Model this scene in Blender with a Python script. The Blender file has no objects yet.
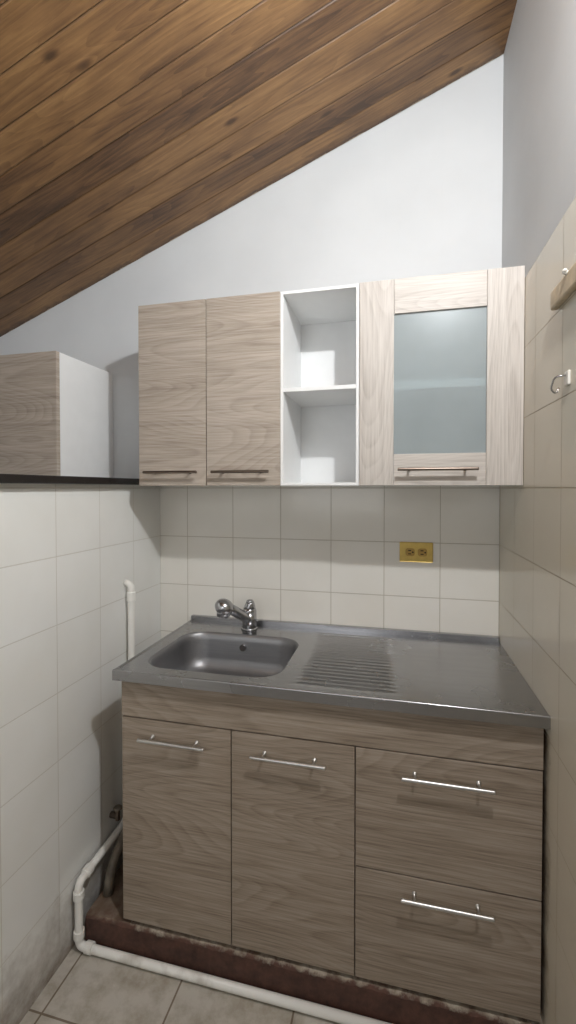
import bpy, bmesh, math, random
from mathutils import Vector, Matrix
random.seed(4)
C=1.46
XR=0.371; XL=-0.99; YB=1.765
scene=bpy.context.scene
COL=scene.collection
scene.view_settings.view_transform='Standard'

# ---------------------------------------------------------------- materials
def newmat(name):
    m=bpy.data.materials.new(name); m.use_nodes=True
    nt=m.node_tree; b=nt.nodes['Principled BSDF']
    return m,nt,b
def N(nt,t,**k):
    n=nt.nodes.new(t)
    for a,v in k.items(): setattr(n,a,v)
    return n
def ramp(nt,stops):
    r=N(nt,'ShaderNodeValToRGB'); e=r.color_ramp.elements
    while len(e)<len(stops): e.new(0.5)
    for i,(p,c) in enumerate(stops):
        e[i].position=p; e[i].color=(c[0],c[1],c[2],1)
    return r
def mix(nt,fac,a,b,mode='MIX'):
    n=N(nt,'ShaderNodeMix',data_type='RGBA',blend_type=mode)
    for sock,v in ((n.inputs[0],fac),(n.inputs[6],a),(n.inputs[7],b)):
        if isinstance(v,bpy.types.NodeSocket): nt.links.new(v,sock)
        elif isinstance(v,(int,float)): sock.default_value=v
        else: sock.default_value=(v[0],v[1],v[2],1)
    return n.outputs[2]
def math_(nt,op,a,b=0.0,clamp=False):
    n=N(nt,'ShaderNodeMath',operation=op); n.use_clamp=clamp
    for sock,v in ((n.inputs[0],a),(n.inputs[1],b)):
        if isinstance(v,bpy.types.NodeSocket): nt.links.new(v,sock)
        else: sock.default_value=v
    return n.outputs[0]
def srgb(r,g,b):
    f=lambda c:((c/255)/12.92 if c/255<=0.04045 else (((c/255)+0.055)/1.055)**2.4)
    return (f(r),f(g),f(b))

def plain(name,col,rough=0.5,metal=0.0,noise=0.06,nscale=20,bump=0.0):
    m,nt,b=newmat(name)
    tc=N(nt,'ShaderNodeTexCoord')
    n=N(nt,'ShaderNodeTexNoise'); n.inputs['Scale'].default_value=nscale; n.inputs['Detail'].default_value=5
    nt.links.new(tc.outputs['Object'],n.inputs['Vector'])
    lo=tuple(c*(1-noise*2) for c in col); hi=tuple(min(1,c*(1+noise)) for c in col)
    r=ramp(nt,[(0.3,lo),(0.7,hi)])
    nt.links.new(n.outputs['Fac'],r.inputs['Fac'])
    nt.links.new(r.outputs['Color'],b.inputs['Base Color'])
    b.inputs['Roughness'].default_value=rough; b.inputs['Metallic'].default_value=metal
    return m

def laminate(name,dark,mid,light,vertical=False):
    m,nt,b=newmat(name)
    tc=N(nt,'ShaderNodeTexCoord'); oi=N(nt,'ShaderNodeObjectInfo')
    off=N(nt,'ShaderNodeVectorMath',operation='SCALE'); off.inputs[0].default_value=(13.1,7.7,5.3)
    nt.links.new(oi.outputs['Random'],off.inputs[3])
    add=N(nt,'ShaderNodeVectorMath',operation='ADD')
    nt.links.new(tc.outputs['Object'],add.inputs[0]); nt.links.new(off.outputs[0],add.inputs[1])
    def mp(s):
        q=N(nt,'ShaderNodeMapping'); q.inputs['Scale'].default_value=(s[2],s[1],s[0]) if vertical else s
        nt.links.new(add.outputs[0],q.inputs['Vector']); return q.outputs[0]
    n1=N(nt,'ShaderNodeTexNoise'); n1.inputs['Scale'].default_value=1.0; n1.inputs['Detail'].default_value=0.4
    nt.links.new(mp((1.2,1.2,7.0)),n1.inputs['Vector'])
    rings=math_(nt,'FRACT',math_(nt,'MULTIPLY',n1.outputs['Fac'],26.0))
    r1=ramp(nt,[(0.0,(1,1,1)),(0.6,(0.5,0.5,0.5)),(0.85,(0,0,0)),(1.0,(1,1,1))])
    nt.links.new(rings,r1.inputs['Fac'])
    n2=N(nt,'ShaderNodeTexNoise'); n2.inputs['Scale'].default_value=1.0; n2.inputs['Detail'].default_value=7; n2.inputs['Roughness'].default_value=0.7
    nt.links.new(mp((6,6,240)),n2.inputs['Vector'])
    n3=N(nt,'ShaderNodeTexNoise'); n3.inputs['Scale'].default_value=1.0; n3.inputs['Detail'].default_value=4
    nt.links.new(mp((1.6,1.6,34)),n3.inputs['Vector'])
    f=math_(nt,'ADD',math_(nt,'MULTIPLY',r1.outputs['Color'],0.085),math_(nt,'MULTIPLY',n2.outputs['Fac'],0.66))
    f=math_(nt,'ADD',f,math_(nt,'MULTIPLY',n3.outputs['Fac'],0.30))
    rr=ramp(nt,[(0.37,dark),(0.51,mid),(0.65,light)])
    nt.links.new(f,rr.inputs['Fac']); nt.links.new(rr.outputs['Color'],b.inputs['Base Color'])
    b.inputs['Roughness'].default_value=0.5
    bp=N(nt,'ShaderNodeBump'); bp.inputs['Strength'].default_value=0.12; bp.inputs['Distance'].default_value=0.001
    nt.links.new(n2.outputs['Fac'],bp.inputs['Height']); nt.links.new(bp.outputs[0],b.inputs['Normal'])
    return m

def wallmat(name,axis,u0,tilecol,grout,ztop,paint,dirt=0.0,strip=False,dh_=0.28):
    """tile below ztop, plaster above; axis X or Y is the horizontal run"""
    m,nt,b=newmat(name)
    g=N(nt,'ShaderNodeNewGeometry'); s=N(nt,'ShaderNodeSeparateXYZ'); nt.links.new(g.outputs['Position'],s.inputs[0])
    u=math_(nt,'SUBTRACT',s.outputs[axis],u0-0.2055*30)
    v=math_(nt,'SUBTRACT',s.outputs['Z'],C-0.207*20)
    c=N(nt,'ShaderNodeCombineXYZ'); nt.links.new(u,c.inputs[0]); nt.links.new(v,c.inputs[1])
    br=N(nt,'ShaderNodeTexBrick',offset=0.0,squash=1.0)
    br.inputs['Scale'].default_value=1.0; br.inputs['Brick Width'].default_value=0.2055; br.inputs['Row Height'].default_value=0.207
    br.inputs['Mortar Size'].default_value=0.0016; br.inputs['Mortar Smooth'].default_value=0.25
    a=tilecol; br.inputs['Color1'].default_value=(*a,1); br.inputs['Color2'].default_value=(a[0]*.97,a[1]*.965,a[2]*.955,1)
    br.inputs['Mortar'].default_value=(*grout,1)
    nt.links.new(c.outputs[0],br.inputs['Vector'])
    n=N(nt,'ShaderNodeTexNoise'); n.inputs['Scale'].default_value=5; n.inputs['Detail'].default_value=6
    nt.links.new(g.outputs['Position'],n.inputs['Vector'])
    rn=ramp(nt,[(0.3,(0.95,0.945,0.93)),(0.7,(1,1,1))]); nt.links.new(n.outputs['Fac'],rn.inputs['Fac'])
    tile=mix(nt,1.0,br.outputs['Color'],rn.outputs['Color'],'MULTIPLY')
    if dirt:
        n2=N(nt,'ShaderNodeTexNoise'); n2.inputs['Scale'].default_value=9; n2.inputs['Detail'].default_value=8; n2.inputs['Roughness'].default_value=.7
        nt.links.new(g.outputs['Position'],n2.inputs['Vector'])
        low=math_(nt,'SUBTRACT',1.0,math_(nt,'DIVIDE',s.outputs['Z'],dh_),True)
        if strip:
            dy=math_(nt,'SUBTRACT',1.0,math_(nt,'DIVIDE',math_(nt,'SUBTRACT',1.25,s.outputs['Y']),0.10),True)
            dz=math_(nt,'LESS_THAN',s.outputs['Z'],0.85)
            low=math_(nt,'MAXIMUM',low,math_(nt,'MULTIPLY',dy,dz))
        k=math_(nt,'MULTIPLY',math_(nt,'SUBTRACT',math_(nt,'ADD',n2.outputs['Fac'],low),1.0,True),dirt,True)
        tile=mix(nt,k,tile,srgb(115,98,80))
    n3=N(nt,'ShaderNodeTexNoise'); n3.inputs['Scale'].default_value=2.5; n3.inputs['Detail'].default_value=6
    nt.links.new(g.outputs['Position'],n3.inputs['Vector'])
    rp=ramp(nt,[(0.35,tuple(x*.92 for x in paint)),(0.65,paint)]); nt.links.new(n3.outputs['Fac'],rp.inputs['Fac'])
    top=math_(nt,'GREATER_THAN',s.outputs['Z'],ztop)
    col=mix(nt,top,tile,rp.outputs['Color'])
    nt.links.new(col,b.inputs['Base Color'])
    ro=math_(nt,'ADD',math_(nt,'MULTIPLY',top,0.6),math_(nt,'ADD',math_(nt,'MULTIPLY',br.outputs['Fac'],0.4),0.15),True)
    nt.links.new(ro,b.inputs['Roughness'])
    n4=N(nt,'ShaderNodeTexNoise'); n4.inputs['Scale'].default_value=7; n4.inputs['Detail'].default_value=8
    nt.links.new(g.outputs['Position'],n4.inputs['Vector'])
    h=math_(nt,'MULTIPLY',math_(nt,'SUBTRACT',1.0,br.outputs['Fac']),math_(nt,'SUBTRACT',1.0,top))
    h=math_(nt,'ADD',h,math_(nt,'MULTIPLY',n4.outputs['Fac'],0.7))
    bp=N(nt,'ShaderNodeBump'); bp.inputs['Strength'].default_value=0.5; bp.inputs['Distance'].default_value=0.0015
    nt.links.new(h,bp.inputs['Height']); nt.links.new(bp.outputs[0],b.inputs['Normal'])
    return m

TILE=srgb(237,234,227); GROUT=srgb(188,181,167)
PAINT=srgb(217,220,222)
M_back=wallmat('tile_back','X',XR,TILE,GROUT,C+0.03,PAINT)
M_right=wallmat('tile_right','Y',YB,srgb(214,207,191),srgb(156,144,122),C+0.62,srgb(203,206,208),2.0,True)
M_left=wallmat('tile_left','Y',YB,srgb(237,238,236),srgb(208,206,199),9.0,PAINT,1.5,False,0.42)
M_paint=plain('painted_plaster',PAINT,0.85,0,0.03,4)

def floormat():
    m,nt,b=newmat('floor_tile')
    g=N(nt,'ShaderNodeNewGeometry'); mp=N(nt,'ShaderNodeMapping'); mp.inputs['Location'].default_value=(0.609+0.34*20,-1.03+0.34*20,0)
    nt.links.new(g.outputs['Position'],mp.inputs['Vector'])
    br=N(nt,'ShaderNodeTexBrick',offset=0.0,squash=1.0)
    br.inputs['Scale'].default_value=1.0; br.inputs['Brick Width'].default_value=0.34; br.inputs['Row Height'].default_value=0.34
    br.inputs['Mortar Size'].default_value=0.003; br.inputs['Mortar Smooth'].default_value=0.2
    br.inputs['Color1'].default_value=(*srgb(192,187,178),1); br.inputs['Color2'].default_value=(*srgb(185,180,170),1); br.inputs['Mortar'].default_value=(*srgb(122,109,94),1)
    nt.links.new(mp.outputs[0],br.inputs['Vector'])
    n=N(nt,'ShaderNodeTexNoise'); n.inputs['Scale'].default_value=14; n.inputs['Detail'].default_value=9; n.inputs['Roughness'].default_value=.65; nt.links.new(g.outputs['Position'],n.inputs['Vector'])
    r=ramp(nt,[(0.34,(0.66,0.62,0.56)),(0.58,(1,1,1))]); nt.links.new(n.outputs['Fac'],r.inputs['Fac'])
    nt.links.new(mix(nt,1.0,br.outputs['Color'],r.outputs['Color'],'MULTIPLY'),b.inputs['Base Color'])
    b.inputs['Roughness'].default_value=0.4
    return m
M_floor=floormat()

PW=0.102
def ceilmat():
    m,nt,b=newmat('ceiling_planks')
    g=N(nt,'ShaderNodeNewGeometry'); s=N(nt,'ShaderNodeSeparateXYZ'); nt.links.new(g.outputs['Position'],s.inputs[0])
    q_=math_(nt,'DIVIDE',math_(nt,'SUBTRACT',YB,s.outputs['Y']),PW)
    idx=math_(nt,'FLOOR',q_); fr=math_(nt,'FRACT',q_)
    wn=N(nt,'ShaderNodeTexWhiteNoise',noise_dimensions='1D'); nt.links.new(idx,wn.inputs['W'])
    c=N(nt,'ShaderNodeCombineXYZ'); nt.links.new(math_(nt,'ADD',s.outputs['X'],math_(nt,'MULTIPLY',idx,3.7)),c.inputs[0]); nt.links.new(s.outputs['Y'],c.inputs[1]); nt.links.new(math_(nt,'MULTIPLY',idx,1.3),c.inputs[2])
    def mp(sc):
        q=N(nt,'ShaderNodeMapping'); q.inputs['Scale'].default_value=sc; nt.links.new(c.outputs[0],q.inputs['Vector']); return q.outputs[0]
    n1=N(nt,'ShaderNodeTexNoise'); n1.inputs['Scale'].default_value=1; n1.inputs['Detail'].default_value=8; n1.inputs['Roughness'].default_value=.68; n1.inputs['Distortion'].default_value=.4
    nt.links.new(mp((3.5,75,1)),n1.inputs['Vector'])
    n2=N(nt,'ShaderNodeTexNoise'); n2.inputs['Scale'].default_value=1; n2.inputs['Detail'].default_value=6; n2.inputs['Roughness'].default_value=.6
    nt.links.new(mp((2.6,8,1)),n2.inputs['Vector'])
    n5=N(nt,'ShaderNodeTexNoise'); n5.inputs['Scale'].default_value=1; n5.inputs['Detail'].default_value=1
    nt.links.new(mp((1.3,10,1)),n5.inputs['Vector'])
    rg=math_(nt,'FRACT',math_(nt,'MULTIPLY',n5.outputs['Fac'],14.0))
    n6=N(nt,'ShaderNodeTexNoise'); n6.inputs['Scale'].default_value=1; n6.inputs['Detail'].default_value=7; n6.inputs['Roughness'].default_value=.62
    q6=N(nt,'ShaderNodeMapping'); q6.inputs['Scale'].default_value=(2.2,5,2.2); nt.links.new(g.outputs['Position'],q6.inputs['Vector']); nt.links.new(q6.outputs[0],n6.inputs['Vector'])
    f=math_(nt,'ADD',math_(nt,'MULTIPLY',n1.outputs['Fac'],0.32),math_(nt,'MULTIPLY',n2.outputs['Fac'],0.36))
    f=math_(nt,'ADD',f,math_(nt,'MULTIPLY',math_(nt,'SUBTRACT',wn.outputs['Value'],0.5),0.12))
    f=math_(nt,'ADD',f,math_(nt,'MULTIPLY',rg,0.05))
    f=math_(nt,'ADD',f,math_(nt,'MULTIPLY',n6.outputs['Fac'],0.24))
    r=ramp(nt,[(0.36,srgb(68,48,32)),(0.44,srgb(102,74,48)),(0.53,srgb(130,97,62)),(0.64,srgb(158,122,80))])
    nt.links.new(f,r.inputs['Fac'])
    jd=math_(nt,'MULTIPLY',math_(nt,'ABSOLUTE',math_(nt,'SUBTRACT',fr,0.5)),2.0)
    jr=ramp(nt,[(0.92,(0,0,0)),(0.99,(1,1,1))]); nt.links.new(jd,jr.inputs['Fac'])
    jk=math_(nt,'MULTIPLY',jr.outputs['Color'],math_(nt,'MULTIPLY',math_(nt,'SUBTRACT',n2.outputs['Fac'],0.25,True),2.4),True)
    col=mix(nt,jk,r.outputs['Color'],srgb(50,35,24))
    vo=N(nt,'ShaderNodeTexVoronoi'); vo.inputs['Scale'].default_value=1.0; nt.links.new(mp((4.2,9,1)),vo.inputs['Vector'])
    kr=ramp(nt,[(0.05,(1,1,1)),(0.13,(0,0,0))]); nt.links.new(vo.outputs['Distance'],kr.inputs['Fac'])
    col=mix(nt,math_(nt,'MULTIPLY',kr.outputs['Color'],0.85),col,srgb(54,35,22))
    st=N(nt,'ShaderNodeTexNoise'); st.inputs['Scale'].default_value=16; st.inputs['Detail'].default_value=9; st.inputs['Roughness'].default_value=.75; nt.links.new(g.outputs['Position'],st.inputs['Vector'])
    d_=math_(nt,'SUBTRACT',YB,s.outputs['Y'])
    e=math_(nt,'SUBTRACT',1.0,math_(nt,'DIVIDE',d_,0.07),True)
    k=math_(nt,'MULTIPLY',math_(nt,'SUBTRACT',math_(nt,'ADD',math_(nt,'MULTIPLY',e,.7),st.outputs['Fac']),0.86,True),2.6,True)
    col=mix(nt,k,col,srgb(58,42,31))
    e2=math_(nt,'SUBTRACT',1.0,math_(nt,'DIVIDE',d_,0.020),True)
    k2=math_(nt,'MULTIPLY',math_(nt,'SUBTRACT',math_(nt,'ADD',math_(nt,'MULTIPLY',e2,.5),st.outputs['Fac']),0.86,True),20.0,True)
    col=mix(nt,k2,col,srgb(168,150,128))
    nt.links.new(col,b.inputs['Base Color']); b.inputs['Roughness'].default_value=0.42
    bp=N(nt,'ShaderNodeBump'); bp.inputs['Strength'].default_value=.3; bp.inputs['Distance'].default_value=.002
    nt.links.new(n1.outputs['Fac'],bp.inputs['Height']); nt.links.new(bp.outputs[0],b.inputs['Normal'])
    return m
M_ceil=ceilmat()

M_low=laminate('laminate_shaded',srgb(114,100,86),srgb(145,131,116),srgb(166,153,139))  # grey-beige laminate, darkened: shade on the lower units put into the colour
M_up=laminate('laminate_oak',srgb(144,132,119),srgb(171,159,146),srgb(190,179,167))
M_upv=laminate('laminate_pale_vertical',srgb(166,158,150),srgb(191,184,177),srgb(206,200,193),True)
M_uph=laminate('laminate_pale_rail',srgb(166,158,150),srgb(191,184,177),srgb(206,200,193),False)
M_white=plain('white_melamine',srgb(241,242,242),0.45,0,0.01)
M_black=plain('dark_granite',srgb(30,26,25),0.25,0,0.3,120)
M_chrome=plain('chrome',srgb(180,180,182),0.24,1.0,0.02)
M_bar=plain('satin_steel',srgb(205,204,202),0.34,1.0,0.03,60)
M_barw=plain('dark_steel',srgb(128,116,106),0.3,1.0,0.04,60)
def pvcmat():
    m,nt,b=newmat('white_pvc')
    g=N(nt,'ShaderNodeNewGeometry'); s=N(nt,'ShaderNodeSeparateXYZ'); nt.links.new(g.outputs['Position'],s.inputs[0])
    n=N(nt,'ShaderNodeTexNoise'); n.inputs['Scale'].default_value=12; n.inputs['Detail'].default_value=6; n.inputs['Roughness'].default_value=.6; nt.links.new(g.outputs['Position'],n.inputs['Vector'])
    low=math_(nt,'SUBTRACT',0.5,math_(nt,'MULTIPLY',s.outputs['Z'],0.9),True)
    k=math_(nt,'MULTIPLY',math_(nt,'SUBTRACT',math_(nt,'ADD',n.outputs['Fac'],low),1.02,True),2.2,True)
    nt.links.new(mix(nt,k,srgb(236,235,230),srgb(140,125,105)),b.inputs['Base Color']); b.inputs['Roughness'].default_value=.35
    return m
M_pvc=pvcmat()
M_grey=plain('grey_pvc',srgb(120,112,100),0.5,0,0.2,30)
M_brass=plain('brass_plate',srgb(214,184,105),0.3,0.7,0.06,40)
M_brassd=plain('ochre_plastic',srgb(178,144,74),0.4,0.3,0.05,40)
M_dark=plain('dark_slot',srgb(25,20,15),0.7)
M_rail=plain('varnished_wood',srgb(206,188,158),0.5,0,0.12,30)
M_hinge=plain('chalk',srgb(225,222,215),0.7)
def plinthmat():
    m,nt,b=newmat('painted_plinth')
    g=N(nt,'ShaderNodeNewGeometry'); s=N(nt,'ShaderNodeSeparateXYZ'); nt.links.new(g.outputs['Position'],s.inputs[0])
    n=N(nt,'ShaderNodeTexNoise'); n.inputs['Scale'].default_value=20; n.inputs['Detail'].default_value=9; n.inputs['Roughness'].default_value=.75
    nt.links.new(g.outputs['Position'],n.inputs['Vector'])
    r=ramp(nt,[(0.35,srgb(58,38,31)),(0.65,srgb(94,63,52))]); nt.links.new(n.outputs['Fac'],r.inputs['Fac'])
    lim=math_(nt,'ADD',0.066,math_(nt,'MULTIPLY',n.outputs['Fac'],0.050))
    k=math_(nt,'MULTIPLY',math_(nt,'SUBTRACT',s.outputs['Z'],lim),110.0,True)
    n2=N(nt,'ShaderNodeTexNoise'); n2.inputs['Scale'].default_value=22; n2.inputs['Detail'].default_value=7; nt.links.new(g.outputs['Position'],n2.inputs['Vector'])
    r2=ramp(nt,[(0.36,srgb(112,96,80)),(0.6,srgb(176,166,150))]); nt.links.new(n2.outputs['Fac'],r2.inputs['Fac'])
    edge=mix(nt,math_(nt,'MULTIPLY',math_(nt,'LESS_THAN',s.outputs['X'],-.80),0.75),r2.outputs['Color'],srgb(92,70,54))
    nt.links.new(mix(nt,k,r.outputs['Color'],edge),b.inputs['Base Color'])
    b.inputs['Roughness'].default_value=.75
    bp=N(nt,'ShaderNodeBump'); bp.inputs['Strength'].default_value=.25; bp.inputs['Distance'].default_value=.003
    nt.links.new(n.outputs['Fac'],bp.inputs['Height']); nt.links.new(bp.outputs[0],b.inputs['Normal'])
    return m
M_plinth=plinthmat()
def steelmat(name,c0,c1,rough):
    m,nt,b=newmat(name)
    tc=N(nt,'ShaderNodeNewGeometry'); mp=N(nt,'ShaderNodeMapping'); mp.inputs['Scale'].default_value=(8,260,260)
    nt.links.new(tc.outputs['Position'],mp.inputs['Vector'])
    n=N(nt,'ShaderNodeTexNoise'); n.inputs['Scale'].default_value=1; n.inputs['Detail'].default_value=3; nt.links.new(mp.outputs[0],n.inputs['Vector'])
    n2=N(nt,'ShaderNodeTexNoise'); n2.inputs['Scale'].default_value=5; n2.inputs['Detail'].default_value=6; n2.inputs['Roughness'].default_value=.5; nt.links.new(tc.outputs['Position'],n2.inputs['Vector'])
    r=ramp(nt,[(0.3,c0),(0.7,c1)]); nt.links.new(n.outputs['Fac'],r.inputs['Fac'])
    nt.links.new(r.outputs['Color'],b.inputs['Base Color']); b.inputs['Metallic'].default_value=1.0
    nt.links.new(math_(nt,'ADD',math_(nt,'MULTIPLY',n2.outputs['Fac'],0.24),rough-0.12),b.inputs['Roughness'])
    return m
M_steel=steelmat('stainless_steel',srgb(164,164,166),srgb(173,173,175),0.25)
M_basin=steelmat('dull_steel',srgb(148,148,150),srgb(156,156,158),0.46)
def glassmat():
    m,nt,b=newmat('frosted_glass')
    b.inputs['Base Color'].default_value=(*srgb(208,216,218),1); b.inputs['Roughness'].default_value=0.3
    tr=N(nt,'ShaderNodeBsdfTransparent'); tr.inputs[0].default_value=(*srgb(228,235,237),1)
    n=N(nt,'ShaderNodeTexNoise'); n.inputs['Scale'].default_value=6; tc=N(nt,'ShaderNodeTexCoord'); nt.links.new(tc.outputs['Object'],n.inputs['Vector'])
    mx=N(nt,'ShaderNodeMixShader')
    nt.links.new(math_(nt,'ADD',math_(nt,'MULTIPLY',n.outputs['Fac'],0.1),0.60),mx.inputs[0])
    nt.links.new(b.outputs[0],mx.inputs[1]); nt.links.new(tr.outputs[0],mx.inputs[2])
    nt.links.new(mx.outputs[0],nt.nodes['Material Output'].inputs['Surface'])
    return m
M_glass=glassmat()

# ---------------------------------------------------------------- helpers
def finish(name,bm,mat,parent=None,loc=None,bevel=0.0,smooth=False,seg=2):
    """bm is in world coordinates"""
    me=bpy.data.meshes.new(name)
    if loc is None:
        lo=Vector((1e9,)*3); hi=Vector((-1e9,)*3)
        for v in bm.verts:
            for i in range(3): lo[i]=min(lo[i],v.co[i]); hi[i]=max(hi[i],v.co[i])
        loc=(lo+hi)/2
    loc=Vector(loc)
    bmesh.ops.translate(bm,verts=bm.verts,vec=-loc)
    bmesh.ops.recalc_face_normals(bm,faces=bm.faces)
    if smooth:
        for f in bm.faces: f.smooth=True
    bm.to_mesh(me); bm.free()
    o=bpy.data.objects.new(name,me); COL.objects.link(o)
    me.materials.append(mat)
    if parent is not None:
        o.parent=parent; 
        p=Vector((0,0,0)); q=parent
        while q: p+=q.location; q=q.parent
        o.location=loc-p
    else: o.location=loc
    if bevel:
        b=o.modifiers.new('bevel','BEVEL'); b.width=bevel; b.segments=seg; b.limit_method='ANGLE'; b.angle_limit=math.radians(50)
    return o
def addbox(bm,lo,hi):
    c=[(a+b)/2 for a,b in zip(lo,hi)]; s=[b-a for a,b in zip(lo,hi)]
    bmesh.ops.create_cube(bm,size=1.0,matrix=Matrix.Translation(c)@Matrix.Diagonal((*s,1)))
def boxes(name,lst,mat,parent=None,bevel=0.0):
    bm=bmesh.new()
    for lo,hi in lst: addbox(bm,lo,hi)
    return finish(name,bm,mat,parent,bevel=bevel)
def addcyl(bm,p0,p1,r0,r1=None,seg=20):
    if r1 is None: r1=r0
    p0=Vector(p0); p1=Vector(p1); d=p1-p0
    M=Matrix.Translation((p0+p1)/2)@d.to_track_quat('Z','Y').to_matrix().to_4x4()
    bmesh.ops.create_cone(bm,cap_ends=True,segments=seg,radius1=r0,radius2=r1,depth=d.length,matrix=M)
def addsph(bm,c,s,rot=None,seg=20):
    M=Matrix.Translation(c)
    if rot is not None: M=M@rot
    M=M@Matrix.Diagonal((*s,1))
    bmesh.ops.create_uvsphere(bm,u_segments=seg,v_segments=12,radius=1,matrix=M)
def addtube(bm,pts,radii,seg=16):
    pts=[Vector(p) for p in pts]; n=len(pts)
    if not isinstance(radii,(list,tuple)): radii=[radii]*n
    rings=[]; up=None
    for i,p in enumerate(pts):
        t=(pts[min(i+1,n-1)]-pts[max(i-1,0)]).normalized()
        if up is None:
            up=Vector((0,0,1)) if abs(t.z)<.9 else Vector((1,0,0))
        a=(up-t*up.dot(t)).normalized(); up=a; b=t.cross(a)
        rings.append([bm.verts.new(p+(a*math.cos(2*math.pi*k/seg)+b*math.sin(2*math.pi*k/seg))*radii[i]) for k in range(seg)])
    for i in range(n-1):
        for k in range(seg):
            bm.faces.new((rings[i][k],rings[i][(k+1)%seg],rings[i+1][(k+1)%seg],rings[i+1][k]))
    bm.faces.new(rings[0][::-1]); bm.faces.new(rings[-1])
def roundpath(pts,r,n=6):
    pts=[Vector(p) for p in pts]; out=[pts[0]]
    for i in range(1,len(pts)-1):
        a,b,c=pts[i-1],pts[i],pts[i+1]
        d1=(a-b).normalized(); d2=(c-b).normalized()
        rr=min(r,(a-b).length/2,(c-b).length/2)
        s=b+d1*rr; e=b+d2*rr
        for k in range(n+1):
            t=k/n; out.append(s*(1-t)**2+b*2*t*(1-t)+e*t*t)
    out.append(pts[-1]); return out
def thing(name,base,label,cat,group=None):
    o=bpy.data.objects.new(name,None); COL.objects.link(o); o.location=base; o.empty_display_size=.05
    o['label']=label; o['category']=cat
    if group: o['group']=group
    return o
def top(o,label,cat):
    o['label']=label; o['category']=cat; return o
def structure(o,label=None,cat=None):
    o['kind']='structure'
    if label: o['label']=label
    if cat: o['category']=cat
    return o

# ---------------------------------------------------------------- room
XF=-2.7; Y0=-1.6
def ceilz(x): return C+1.547+0.381*(x-XR)
bm=bmesh.new()
prof=[(XF,0),(XR+.1,0),(XR+.1,ceilz(XR+.1)+.005),(XF,ceilz(XF)+.005)]
f=[bm.verts.new((x,YB,z)) for x,z in prof]; g=[bm.verts.new((x,YB+.1,z)) for x,z in prof]
bm.faces.new(f); bm.faces.new(g[::-1])
for i in range(4): bm.faces.new((f[i],g[i],g[(i+1)%4],f[(i+1)%4]))
structure(finish('wall_back',bm,M_back),'white plaster wall above cream square tiles','wall')
structure(boxes('wall_right',[((XR,Y0,0),(XR+.1,YB,ceilz(XR)))],M_right),'grey painted wall above cream glazed tiles','wall')
structure(boxes('wall_left',[((XL-.12,-.3,0),(XL,YB,C+.012))],M_left),'low partition wall in white glazed tiles','wall')
bm=bmesh.new(); addbox(bm,(XF-.1,Y0,0),(XF,YB,ceilz(XF)))
structure(finish('wall_far',bm,M_paint),'plain white plaster wall','wall')
structure(boxes('floor',[((XF-.1,Y0,-.05),(XR+.1,YB+.1,0))],M_floor),'pale grey square floor tiles with dark joints','floor')
bm=bmesh.new()
y=YB; 
def prism(y0,y1):
    cs=.003
    sec=[(y0,.02),(y0,.0+cs),(y0+cs,0),(y1-cs,0),(y1,cs),(y1,.02)]
    A=[];B=[]
    for yy,dz in sec:
        A.append(bm.verts.new((XF-.1,yy,ceilz(XF-.1)+dz))); B.append(bm.verts.new((XR+.02,yy,ceilz(XR+.02)+dz)))
    for i in range(len(sec)):
        j=(i+1)%len(sec); bm.faces.new((A[i],A[j],B[j],B[i]))
    bm.faces.new(A); bm.faces.new(B[::-1])
while y>Y0:
    prism(y-PW+.0007,y-.0007); y-=PW
structure(finish('ceiling',bm,M_ceil),'sloping brown tongue and groove timber ceiling','ceiling')
bm=bmesh.new()
A=[bm.verts.new((x,yy,ceilz(x)+dz)) for dz in (.02,.04) for x,yy in ((XF-.1,Y0),(XR+.1,Y0),(XR+.1,YB+.1),(XF-.1,YB+.1))]
for q in ((0,1,2,3),(7,6,5,4),(0,4,5,1),(1,5,6,2),(2,6,7,3),(3,7,4,0)): bm.faces.new([A[i] for i in q])
structure(finish('ceiling_deck',bm,M_dark),'dark board above the ceiling planks','ceiling')
PZ=.100
bm=bmesh.new()
px=[-.955+(XR+.955)*i/90 for i in range(91)]
rows=[]
for x in px:
    j1=random.uniform(-.003,.002); j2=random.uniform(-.005,.001)
    rows.append([bm.verts.new(c) for c in ((x,1.221,0),(x,1.221+random.uniform(-.001,.001),.06),(x,1.221+random.uniform(-.001,.001),PZ-.010+j1),(x,1.228+random.uniform(-.002,.002),PZ+min(0,j2)*.5),(x,1.25,PZ),(x,YB,PZ),(x,YB,0))])
for a,b in zip(rows,rows[1:]):
    for k in range(7): bm.faces.new((a[k],a[(k+1)%7],b[(k+1)%7],b[k]))
bm.faces.new(rows[0]); bm.faces.new(rows[-1][::-1])
structure(finish('trim_1',bm,M_plinth),'dirty brown painted masonry plinth with chipped pale edge','plinth')
top(boxes('ledge',[((XL-.17,-.3,C+.012),(XL+.03,YB,C+.036))],M_black,bevel=.003),'thin black stone ledge capping the low tiled partition','ledge')

# ---------------------------------------------------------------- handles
def barhandle(parent,cx,yf,z,L,mat,proj=.030,r=.0052,label=None):
    bm=bmesh.new()
    yb=yf-proj
    xs=[-L/2,-L/2+.0008,-L/2+.002]+[(-L/2+.004)+(L-.008)*i/6 for i in range(7)]+[L/2-.002,L/2-.0008,L/2]
    rs=[r*.7,r*.92,r]+[r]*7+[r,r*.92,r*.7]
    addtube(bm,[(cx+x,yb,z) for x in xs],rs,18)
    for s in (-1,1):
        x=cx+s*(L/2-.035)
        addtube(bm,[(x,yb,z),(x,yb+.008,z),(x,yf-.003,z),(x,yf-.0028,z),(x,yf+.0005,z)],[r*.7,r*.7,r*.7,r*1.15,r*1.15],14)
    o=finish('handle',bm,mat,parent)
    for p in o.data.polygons: p.use_smooth=len(p.vertices)==4
    o['label']=label or 'straight steel bar handle'
    return o

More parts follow.
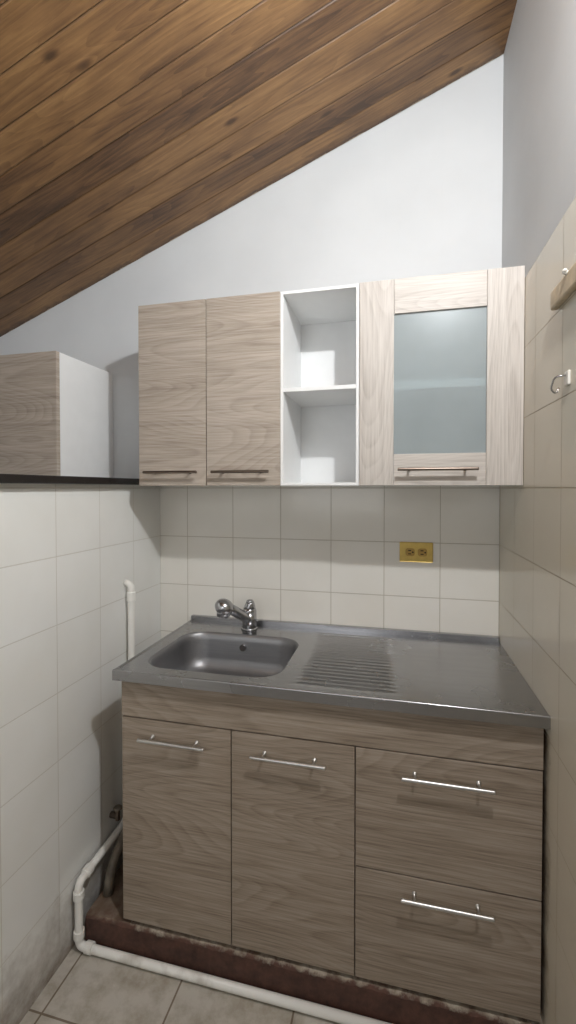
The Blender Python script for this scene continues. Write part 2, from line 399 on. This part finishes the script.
# ---------------------------------------------------------------- lower cabinet
YF=1.225; T=.018
lc=thing('base_cabinet',((-.823+.362)/2,1.5,PZ),'grey-beige wood-grain base cabinet with doors and drawers under the sink','cabinet')
x0,x1=-.823,.363; zt=.868; zb=PZ+.002; db=.113
boxes('body',[((x0,YF+T+.002,zb),(x0+T,YB-.02,zt)),((x1-T,YF+T+.002,zb),(x1,YB-.02,zt)),
  ((x0+T,YF+T+.002,zb),(x1-T,YB-.02,zb+T)),((x0+T,YB-.03,zb+T),(x1-T,YB-.02,zt)),
  ((-.1-.009,YF+T+.002,zb+T),(-.1+.009,YB-.03,.74)),
  ((x0+T,YF+T+.002,.735),(x1-T,YF+T+.02,.755))],M_low,lc)
boxes('fascia',[((x0,YF,.755),(x1,YF+T,.868))],M_low,lc,bevel=.0012)
def door(parent,name,xa,xb,za,zb_,yf,mat,bev=.0012):
    return boxes(name,[((xa,yf,za),(xb,yf+T,zb_))],mat,parent,bevel=bev)
d=door(lc,'door',x0+.001,-.4645,db,.751,YF,M_low); barhandle(d,-.643,YF,.702,.215,M_bar)
d=door(lc,'door',-.4615,-.1045,db,.751,YF,M_low); barhandle(d,-.288,YF,.700,.215,M_bar)
def drawer(za,zb_,zh):
    bm=bmesh.new(); addbox(bm,(-.1015,YF,za),(x1-.001,YF+T,zb_))
    d=finish('drawer',bm,M_low,lc,bevel=.0012)
    barhandle(d,.133,YF,zh,.228,M_bar)
drawer(.424,.751,.701); drawer(db,.420,.379)

# ---------------------------------------------------------------- steel worktop with basin
ZT=.902
wx0,wx1,wy0,wy1=-.838,XR-.0005,1.200,YB-.002
wt=thing('sink_worktop',((wx0+wx1)/2,1.48,.868),'stainless steel worktop with rounded basin and ribbed drainboard','sink')
bm=bmesh.new()
def rrect(cx,cy,w,h,r,n):
    out=[]
    for (sx,sy,a0) in ((1,-1,-90),(1,1,0),(-1,1,90),(-1,-1,180)):
        for k in range(n+1):
            a=math.radians(a0+90*k/n)
            out.append((cx+sx*(w/2-r)+r*math.cos(a),cy+sy*(h/2-r)+r*math.sin(a)))
    return out
bcx,bcy,bw,bh=-.556,1.435,.455,.365
rim=rrect(bcx,bcy,bw,bh,.085,10)
ox0,ox1,oy0,oy1=wx0+.012,-.30,wy0+.012,wy1-.018
outer=[]
per=11
for q,(sx,sy) in enumerate(((1,-1),(1,1),(-1,1),(-1,-1))):
    cxo=ox1 if sx>0 else ox0; cyo=oy1 if sy>0 else oy0
    for k in range(per):
        t=k/(per-1)
        px,py=rim[q*per+k]
        if q in(0,2):
            if t<.5: o=(px+(cxo-px)*(t*2)**2, cyo)
            else: o=(cxo, cyo+(py-cyo)*((t-.5)*2)**2)
        else:
            if t<.5: o=(cxo, py+(cyo-py)*(t*2)**2)
            else: o=(cxo+(px-cxo)*((t-.5)*2)**2, cyo)
        outer.append(o)
nv=len(rim)
O=[bm.verts.new((x,y,ZT)) for x,y in outer]; R0=[bm.verts.new((x,y,ZT)) for x,y in rim]
for i in range(nv):
    j=(i+1)%nv
    bm.faces.new((O[i],O[j],R0[j],R0[i]))
gx=[-.30+ .32*i/32 for i in range(33)]
gy=[oy0+(oy1-oy0)*j/420 for j in range(421)]
def dh(x,y):
    ya,yb_=1.245,1.690
    dx=min(x+.293,.016-x); dy=min(y-(ya-.014),(yb_+.014)-y); dd=min(dx,dy)
    h=0.0
    if dd>0: h=-.0010*min(1,dd/.008)
    if ya<=y<=yb_:
        ex=min(1,max(0,(x+.282)/.025))*min(1,max(0,(.006-x)/.025))
        ph=((y-ya)/(yb_-ya)*18)%1.0
        h+=.0027*ex*(0.5-0.5*math.cos(2*math.pi*ph))
    return h
G=[[bm.verts.new((x,y,ZT+dh(x,y))) for x in gx] for y in gy]
for j in range(420):
    for i in range(32): bm.faces.new((G[j][i],G[j][i+1],G[j+1][i+1],G[j+1][i]))
F=[bm.verts.new(c) for c in ((.02,oy0,ZT),(wx1,oy0,ZT),(wx1,oy1,ZT),(.02,oy1,ZT))]; bm.faces.new(F)
for f_ in bm.faces: f_.smooth=True
def rail(p0,p1,inward,drop=.029):
    p0=Vector(p0);p1=Vector(p1);inw=Vector(inward)
    sec=[(.0125,0),(.0105,.0012),(.007,.0022),(.003,.0022),(.0006,.0012),(0,-.001),(0,-drop),(.003,-drop)]
    A=[bm.verts.new(p0+inw*u+Vector((0,0,v))) for u,v in sec]; B=[bm.verts.new(p1+inw*u+Vector((0,0,v))) for u,v in sec]
    for i in range(len(sec)-1):
        ff=bm.faces.new((A[i],B[i],B[i+1],A[i+1])); ff.smooth=(i<4)
rail((wx0,wy0,ZT),(wx1,wy0,ZT),(0,1,0)); rail((wx0,wy1,ZT),(wx0,wy0,ZT),(1,0,0))
ws=finish('worktop',bm,M_steel,wt)
boxes('upstand',[((wx0,wy1-.018,ZT-.02),(wx1,wy1,ZT+.018))],M_steel,wt,bevel=.002)
bm=bmesh.new()
levels=[(0,0,.085),(.002,-.001,.085),(.005,-.004,.084),(.009,-.012,.082),(.012,-.03,.08),(.016,-.09,.078),(.024,-.118,.075),(.04,-.133,.07),(.07,-.138,.06)]
rings=[]
for ins,dz,r in levels:
    rings.append([bm.verts.new((x,y,ZT+dz)) for x,y in rrect(bcx,bcy,bw-2*ins,bh-2*ins,max(.02,r),10)])
for a,b in zip(rings,rings[1:]):
    for i in range(nv):
        j=(i+1)%nv; bm.faces.new((a[i],b[i],b[j],a[j]))
bm.faces.new(rings[-1])
o=finish('basin',bm,M_basin,wt,smooth=True); o['label']='deep rounded stainless steel basin'
bm=bmesh.new(); addcyl(bm,(bcx,bcy,ZT-.1385),(bcx,bcy,ZT-.133),.042,.038,28); addcyl(bm,(bcx,bcy,ZT-.133),(bcx,bcy,ZT-.128),.012,.009)
finish('drain',bm,M_chrome,wt,bevel=.001)
bm=bmesh.new(); addcyl(bm,(bcx,bcy+bh/2-.022,ZT-.045),(bcx,bcy+bh/2-.0125,ZT-.045),.013,seg=24)
finish('overflow',bm,M_chrome,wt,bevel=.001)

# ---------------------------------------------------------------- faucet
fb=Vector((-.560,1.69,ZT+.0005))
fa=thing('faucet',fb,'chrome single-lever kitchen faucet with bulbous spray head behind the basin','faucet')
bm=bmesh.new()
addcyl(bm,fb,fb+Vector((0,0,.006)),.034,.032,28); addcyl(bm,fb+Vector((0,0,.006)),fb+Vector((0,0,.070)),.029,.0275,28)
addsph(bm,fb+Vector((0,0,.070)),(.0275,.0275,.020))
finish('body',bm,M_chrome,fa,smooth=True)
bm=bmesh.new()
pts=[fb+Vector((0,-.008,.040)),fb+Vector((-.014,-.035,.057)),fb+Vector((-.034,-.07,.084)),fb+Vector((-.052,-.095,.103))]
pts=roundpath(pts,.03,5); addtube(bm,pts,[.020]*(len(pts)))
finish('spout',bm,M_chrome,fa,smooth=True)
bm=bmesh.new()
hd=fb+Vector((-.062,-.112,.110)); rot=Matrix.Rotation(math.radians(25),4,'Y')
addsph(bm,hd,(.037,.034,.030),rot); addcyl(bm,hd+Vector((-.004,-.004,-.036)),hd+Vector((0,0,-.008)),.023,.030,24)
finish('spray_head',bm,M_chrome,fa,smooth=True)
bm=bmesh.new()
lv=[fb+Vector((0,0,.078)),fb+Vector((.003,-.002,.094)),fb+Vector((.004,-.005,.105)),fb+Vector((.004,-.007,.109))]
addtube(bm,lv,[.024,.0205,.016,.014],16); addsph(bm,lv[-1],(.0145,.0145,.0085))
finish('lever',bm,M_chrome,fa,smooth=True)

# ---------------------------------------------------------------- upper cabinets
UY=1.46; UB=YB-.001; z0=C+.008; z1=C+.656
def carcass(xa,xb,th,mat,parent,yf,yb=None,za=None,zc=None):
    za=z0 if za is None else za; zc=z1 if zc is None else zc; yb=UB if yb is None else yb
    return boxes('body',[((xa,yf,za),(xa+th,yb,zc)),((xb-th,yf,za),(xb,yb,zc)),
        ((xa+th,yf,za),(xb-th,yb,za+th)),((xa+th,yf,zc-th),(xb-th,yb,zc)),
        ((xa+th,yb-.006,za+th),(xb-th,yb,zc-th))],mat,parent,bevel=.0008)
u1=thing('wall_cabinet',(-.64,1.6,z0),'wall cabinet with two wood-grain doors beside the open shelves','cabinet')
carcass(-.902,-.3765,.016,M_white,u1,UY+T+.001)
d=door(u1,'door',-.903,-.6425,z0,z1,UY,M_up); barhandle(d,-.768,UY,C+.055,.205,M_barw,.028,.005,'slim dark steel bar handle')
d=door(u1,'door',-.6395,-.3765,z0,z1,UY,M_up); barhandle(d,-.51,UY,C+.055,.205,M_barw,.028,.005,'slim dark steel bar handle')
u2=thing('open_shelf_unit',(-.245,1.6,z0),'white open wall unit with one middle shelf between closed cabinets','shelf')
carcass(-.3755,-.1135,.010,M_white,u2,UY+.006)
boxes('shelf',[((-.3655,UY+.008,C+.322),(-.1235,UB-.006,C+.335))],M_white,u2,bevel=.0008)
u3=thing('glass_door_cabinet',(.125,1.6,z0),'pale wood wall cabinet with frosted glass door against the side wall','cabinet')
carcass(-.1125,XR-.004,.016,M_white,u3,UY+T+.001)
boxes('shelf',[((-.0965,UY+T+.004,C+.314),(XR-.02,UB-.006,C+.338))],M_white,u3)
ga,gb=-.005,.268; gz0,gz1=C+.107,C+.548
bm=bmesh.new(); addbox(bm,(-.1125,UY,z0),(ga,UY+T,z1)); addbox(bm,(gb,UY,z0),(XR-.001,UY+T,z1))
dr=finish('door',bm,M_upv,u3,bevel=.001); dr['label']='pale grained frame door with glass panel'
for za,zc in ((z0,gz0),(gz1,z1)):
    o=boxes('rail',[((ga+.0006,UY+.0005,za),(gb-.0006,UY+T,zc))],M_uph,dr,bevel=.001)
o=boxes('glass_panel',[((ga-.004,UY+.007,gz0-.004),(gb+.004,UY+.011,gz1+.004))],M_glass,dr); o['label']='frosted glass pane'
barhandle(dr,.125,UY,C+.058,.235,M_barw,.028,.005,'slim dark steel bar handle')

u4=thing('wall_cabinet',(-1.48,1.6,C+.037),'short wood-grain wall cabinet with white side beyond the partition','cabinet')
carcass(-1.75,-1.218,.016,M_white,u4,1.42+T+.001,UB,C+.037,C+.506)
door(u4,'door',-1.48,-1.217,C+.04,C+.506,1.42,M_up); door(u4,'door',-1.75,-1.483,C+.04,C+.506,1.42,M_up)

# ---------------------------------------------------------------- outlet
ox,oz=.079,C-.243
ot=thing('power_outlet',(ox,YB,oz),'brass double power outlet on the cream tiles','outlet')
boxes('cover_plate',[((ox-.061,YB-.006,oz-.038),(ox+.061,YB,oz+.038))],M_brass,ot,bevel=.004)
for s in (-1,1):
    cx=ox+s*.0225
    bm=bmesh.new()
    vs=rrect(cx,oz,.034,.030,.010,6)
    A=[bm.verts.new((x,YB-.005,z)) for x,z in vs]; B=[bm.verts.new((x,YB-.0085,z)) for x,z in vs]
    nn=len(vs)
    for i in range(nn): bm.faces.new((A[i],A[(i+1)%nn],B[(i+1)%nn],B[i]))
    bm.faces.new(A); bm.faces.new(B[::-1])
    rc=finish('socket',bm,M_brassd,ot,bevel=.0008)
    for dz in (-.0065,.0065):
        bm=bmesh.new(); addbox(bm,(cx-.007,YB-.0092,oz+dz-.0017),(cx+.004,YB-.008,oz+dz+.0017)); finish('slot',bm,M_dark,rc)
    bm=bmesh.new(); addcyl(bm,(cx+.010,YB-.0092,oz),(cx+.010,YB-.008,oz),.0032,seg=12); finish('ground_hole',bm,M_dark,rc)
bm=bmesh.new(); addcyl(bm,(ox,YB-.008,oz),(ox,YB-.005,oz),.0032,seg=14); finish('screw',bm,M_brass,ot)

# ---------------------------------------------------------------- pipes
wp=thing('water_pipe',(-.968,1.20,0),'white plastic water pipe running along the plinth and up the wall','pipe')
bm=bmesh.new()
path=[(XR-.01,1.203,.015),(-.965,1.203,.015),(-.965,1.203,.215),(-.966,1.44,.225),(-.964,1.50,.26),(-.964,1.50,C-.365),(XL,1.50,C-.355)]
addtube(bm,roundpath(path,.022,6),.0125,16)
finish('pipe',bm,M_pvc,wp,smooth=True)
def collar(a,b,r=.0165):
    bm=bmesh.new(); addcyl(bm,a,b,r,seg=20); finish('coupling',bm,M_pvc,wp,bevel=.002)
collar((-.965,1.203,.165),(-.965,1.203,.19)); collar((-.965,1.203,.04),(-.965,1.203,.065)); collar((-.94,1.203,.017),(-.915,1.203,.017)); collar((-.964,1.5,C-.425),(-.964,1.5,C-.39)); collar((-.9655,1.235,.2165),(-.9655,1.26,.2175))
bm=bmesh.new(); p=[(-.93,1.30,PZ),(-.93,1.32,.18),(-.932,1.42,.235),(-.932,1.47,.30),(-.932,1.49,.42)]
addtube(bm,roundpath(p,.04,6),.016,16)
top(finish('drain_pipe',bm,M_grey,smooth=True),'grimy grey drain pipe beside the cabinet','pipe')
vb=thing('stop_valve',(-.97,1.42,.28),'small tarnished stop valve on the tiled wall','valve')
bm=bmesh.new(); addcyl(bm,(XL,1.405,.285),(XL+.03,1.405,.285),.011); addcyl(bm,(XL+.028,1.405,.27),(XL+.028,1.405,.31),.008); finish('body',bm,M_barw,vb,bevel=.001)
bm=bmesh.new(); addcyl(bm,(XL+.028,1.405,.31),(XL+.028,1.405,.318),.016,.014,10); finish('knob',bm,M_grey,vb,bevel=.002)

# ---------------------------------------------------------------- things on the side wall
rl=thing('wall_rail',(XR,1.0,C+.43),'short varnished wooden rail screwed to the tiled wall','rail')
boxes('board',[((XR-.016,.80,C+.418),(XR,1.185,C+.462))],M_rail,rl,bevel=.004)
for yy in (1.08,.90):
    bm=bmesh.new()
    addcyl(bm,(XR-.022,yy,C+.464),(XR-.012,yy,C+.458),.005,seg=16); addsph(bm,(XR-.020,yy,C+.464),(.005,.008,.005))
    finish('peg',bm,M_hinge,rl,smooth=True)
hk=thing('wall_hook',(XR,1.13,C+.24),'small white hook with steel wire on the tiled wall','hook')
boxes('base',[((XR-.006,1.095,C+.225),(XR,1.12,C+.258))],M_hinge,hk,bevel=.003)
bm=bmesh.new(); addtube(bm,roundpath([(XR-.004,1.108,C+.248),(XR-.026,1.115,C+.248),(XR-.030,1.128,C+.222),(XR-.018,1.131,C+.212),(XR-.012,1.131,C+.226)],.010,5),.002,10)
finish('hook_wire',bm,M_chrome,hk,smooth=True)

# ---------------------------------------------------------------- light
def point(name,loc,power,r,col):
    l=bpy.data.lights.new(name,'POINT'); l.energy=power; l.shadow_soft_size=r; l.color=col
    o=bpy.data.objects.new(name,l); o.location=loc; COL.objects.link(o); return o
point('ceiling_lamp',(.25,.47,2.48),51,.022,(.985,.995,1))
l=bpy.data.lights.new('fill_light','AREA'); l.energy=7.5; l.size=1.0; l.color=(.985,.995,1)  # added soft fill from behind the camera, not a lamp of the room
o=bpy.data.objects.new('fill_light',l); o.location=(-.6,-1.2,1.7); COL.objects.link(o)
o.rotation_euler=(Vector((-.3,1.6,.9))-o.location).to_track_quat('-Z','Y').to_euler()
w=bpy.data.worlds.new('world'); scene.world=w; w.use_nodes=True
w.node_tree.nodes['Background'].inputs[0].default_value=(.98,.99,1,1); w.node_tree.nodes['Background'].inputs[1].default_value=.23

# ---------------------------------------------------------------- camera
cd=bpy.data.cameras.new('camera'); cam=bpy.data.objects.new('camera',cd); COL.objects.link(cam)
cd.sensor_fit='VERTICAL'; cd.sensor_height=36; cd.lens=449/1024*36; cd.clip_start=.02
cd.shift_y=-16.2/1024
cam.location=(0,0,C); cam.rotation_euler=(math.radians(90-1.0),0,math.radians(13.4))
scene.camera=cam
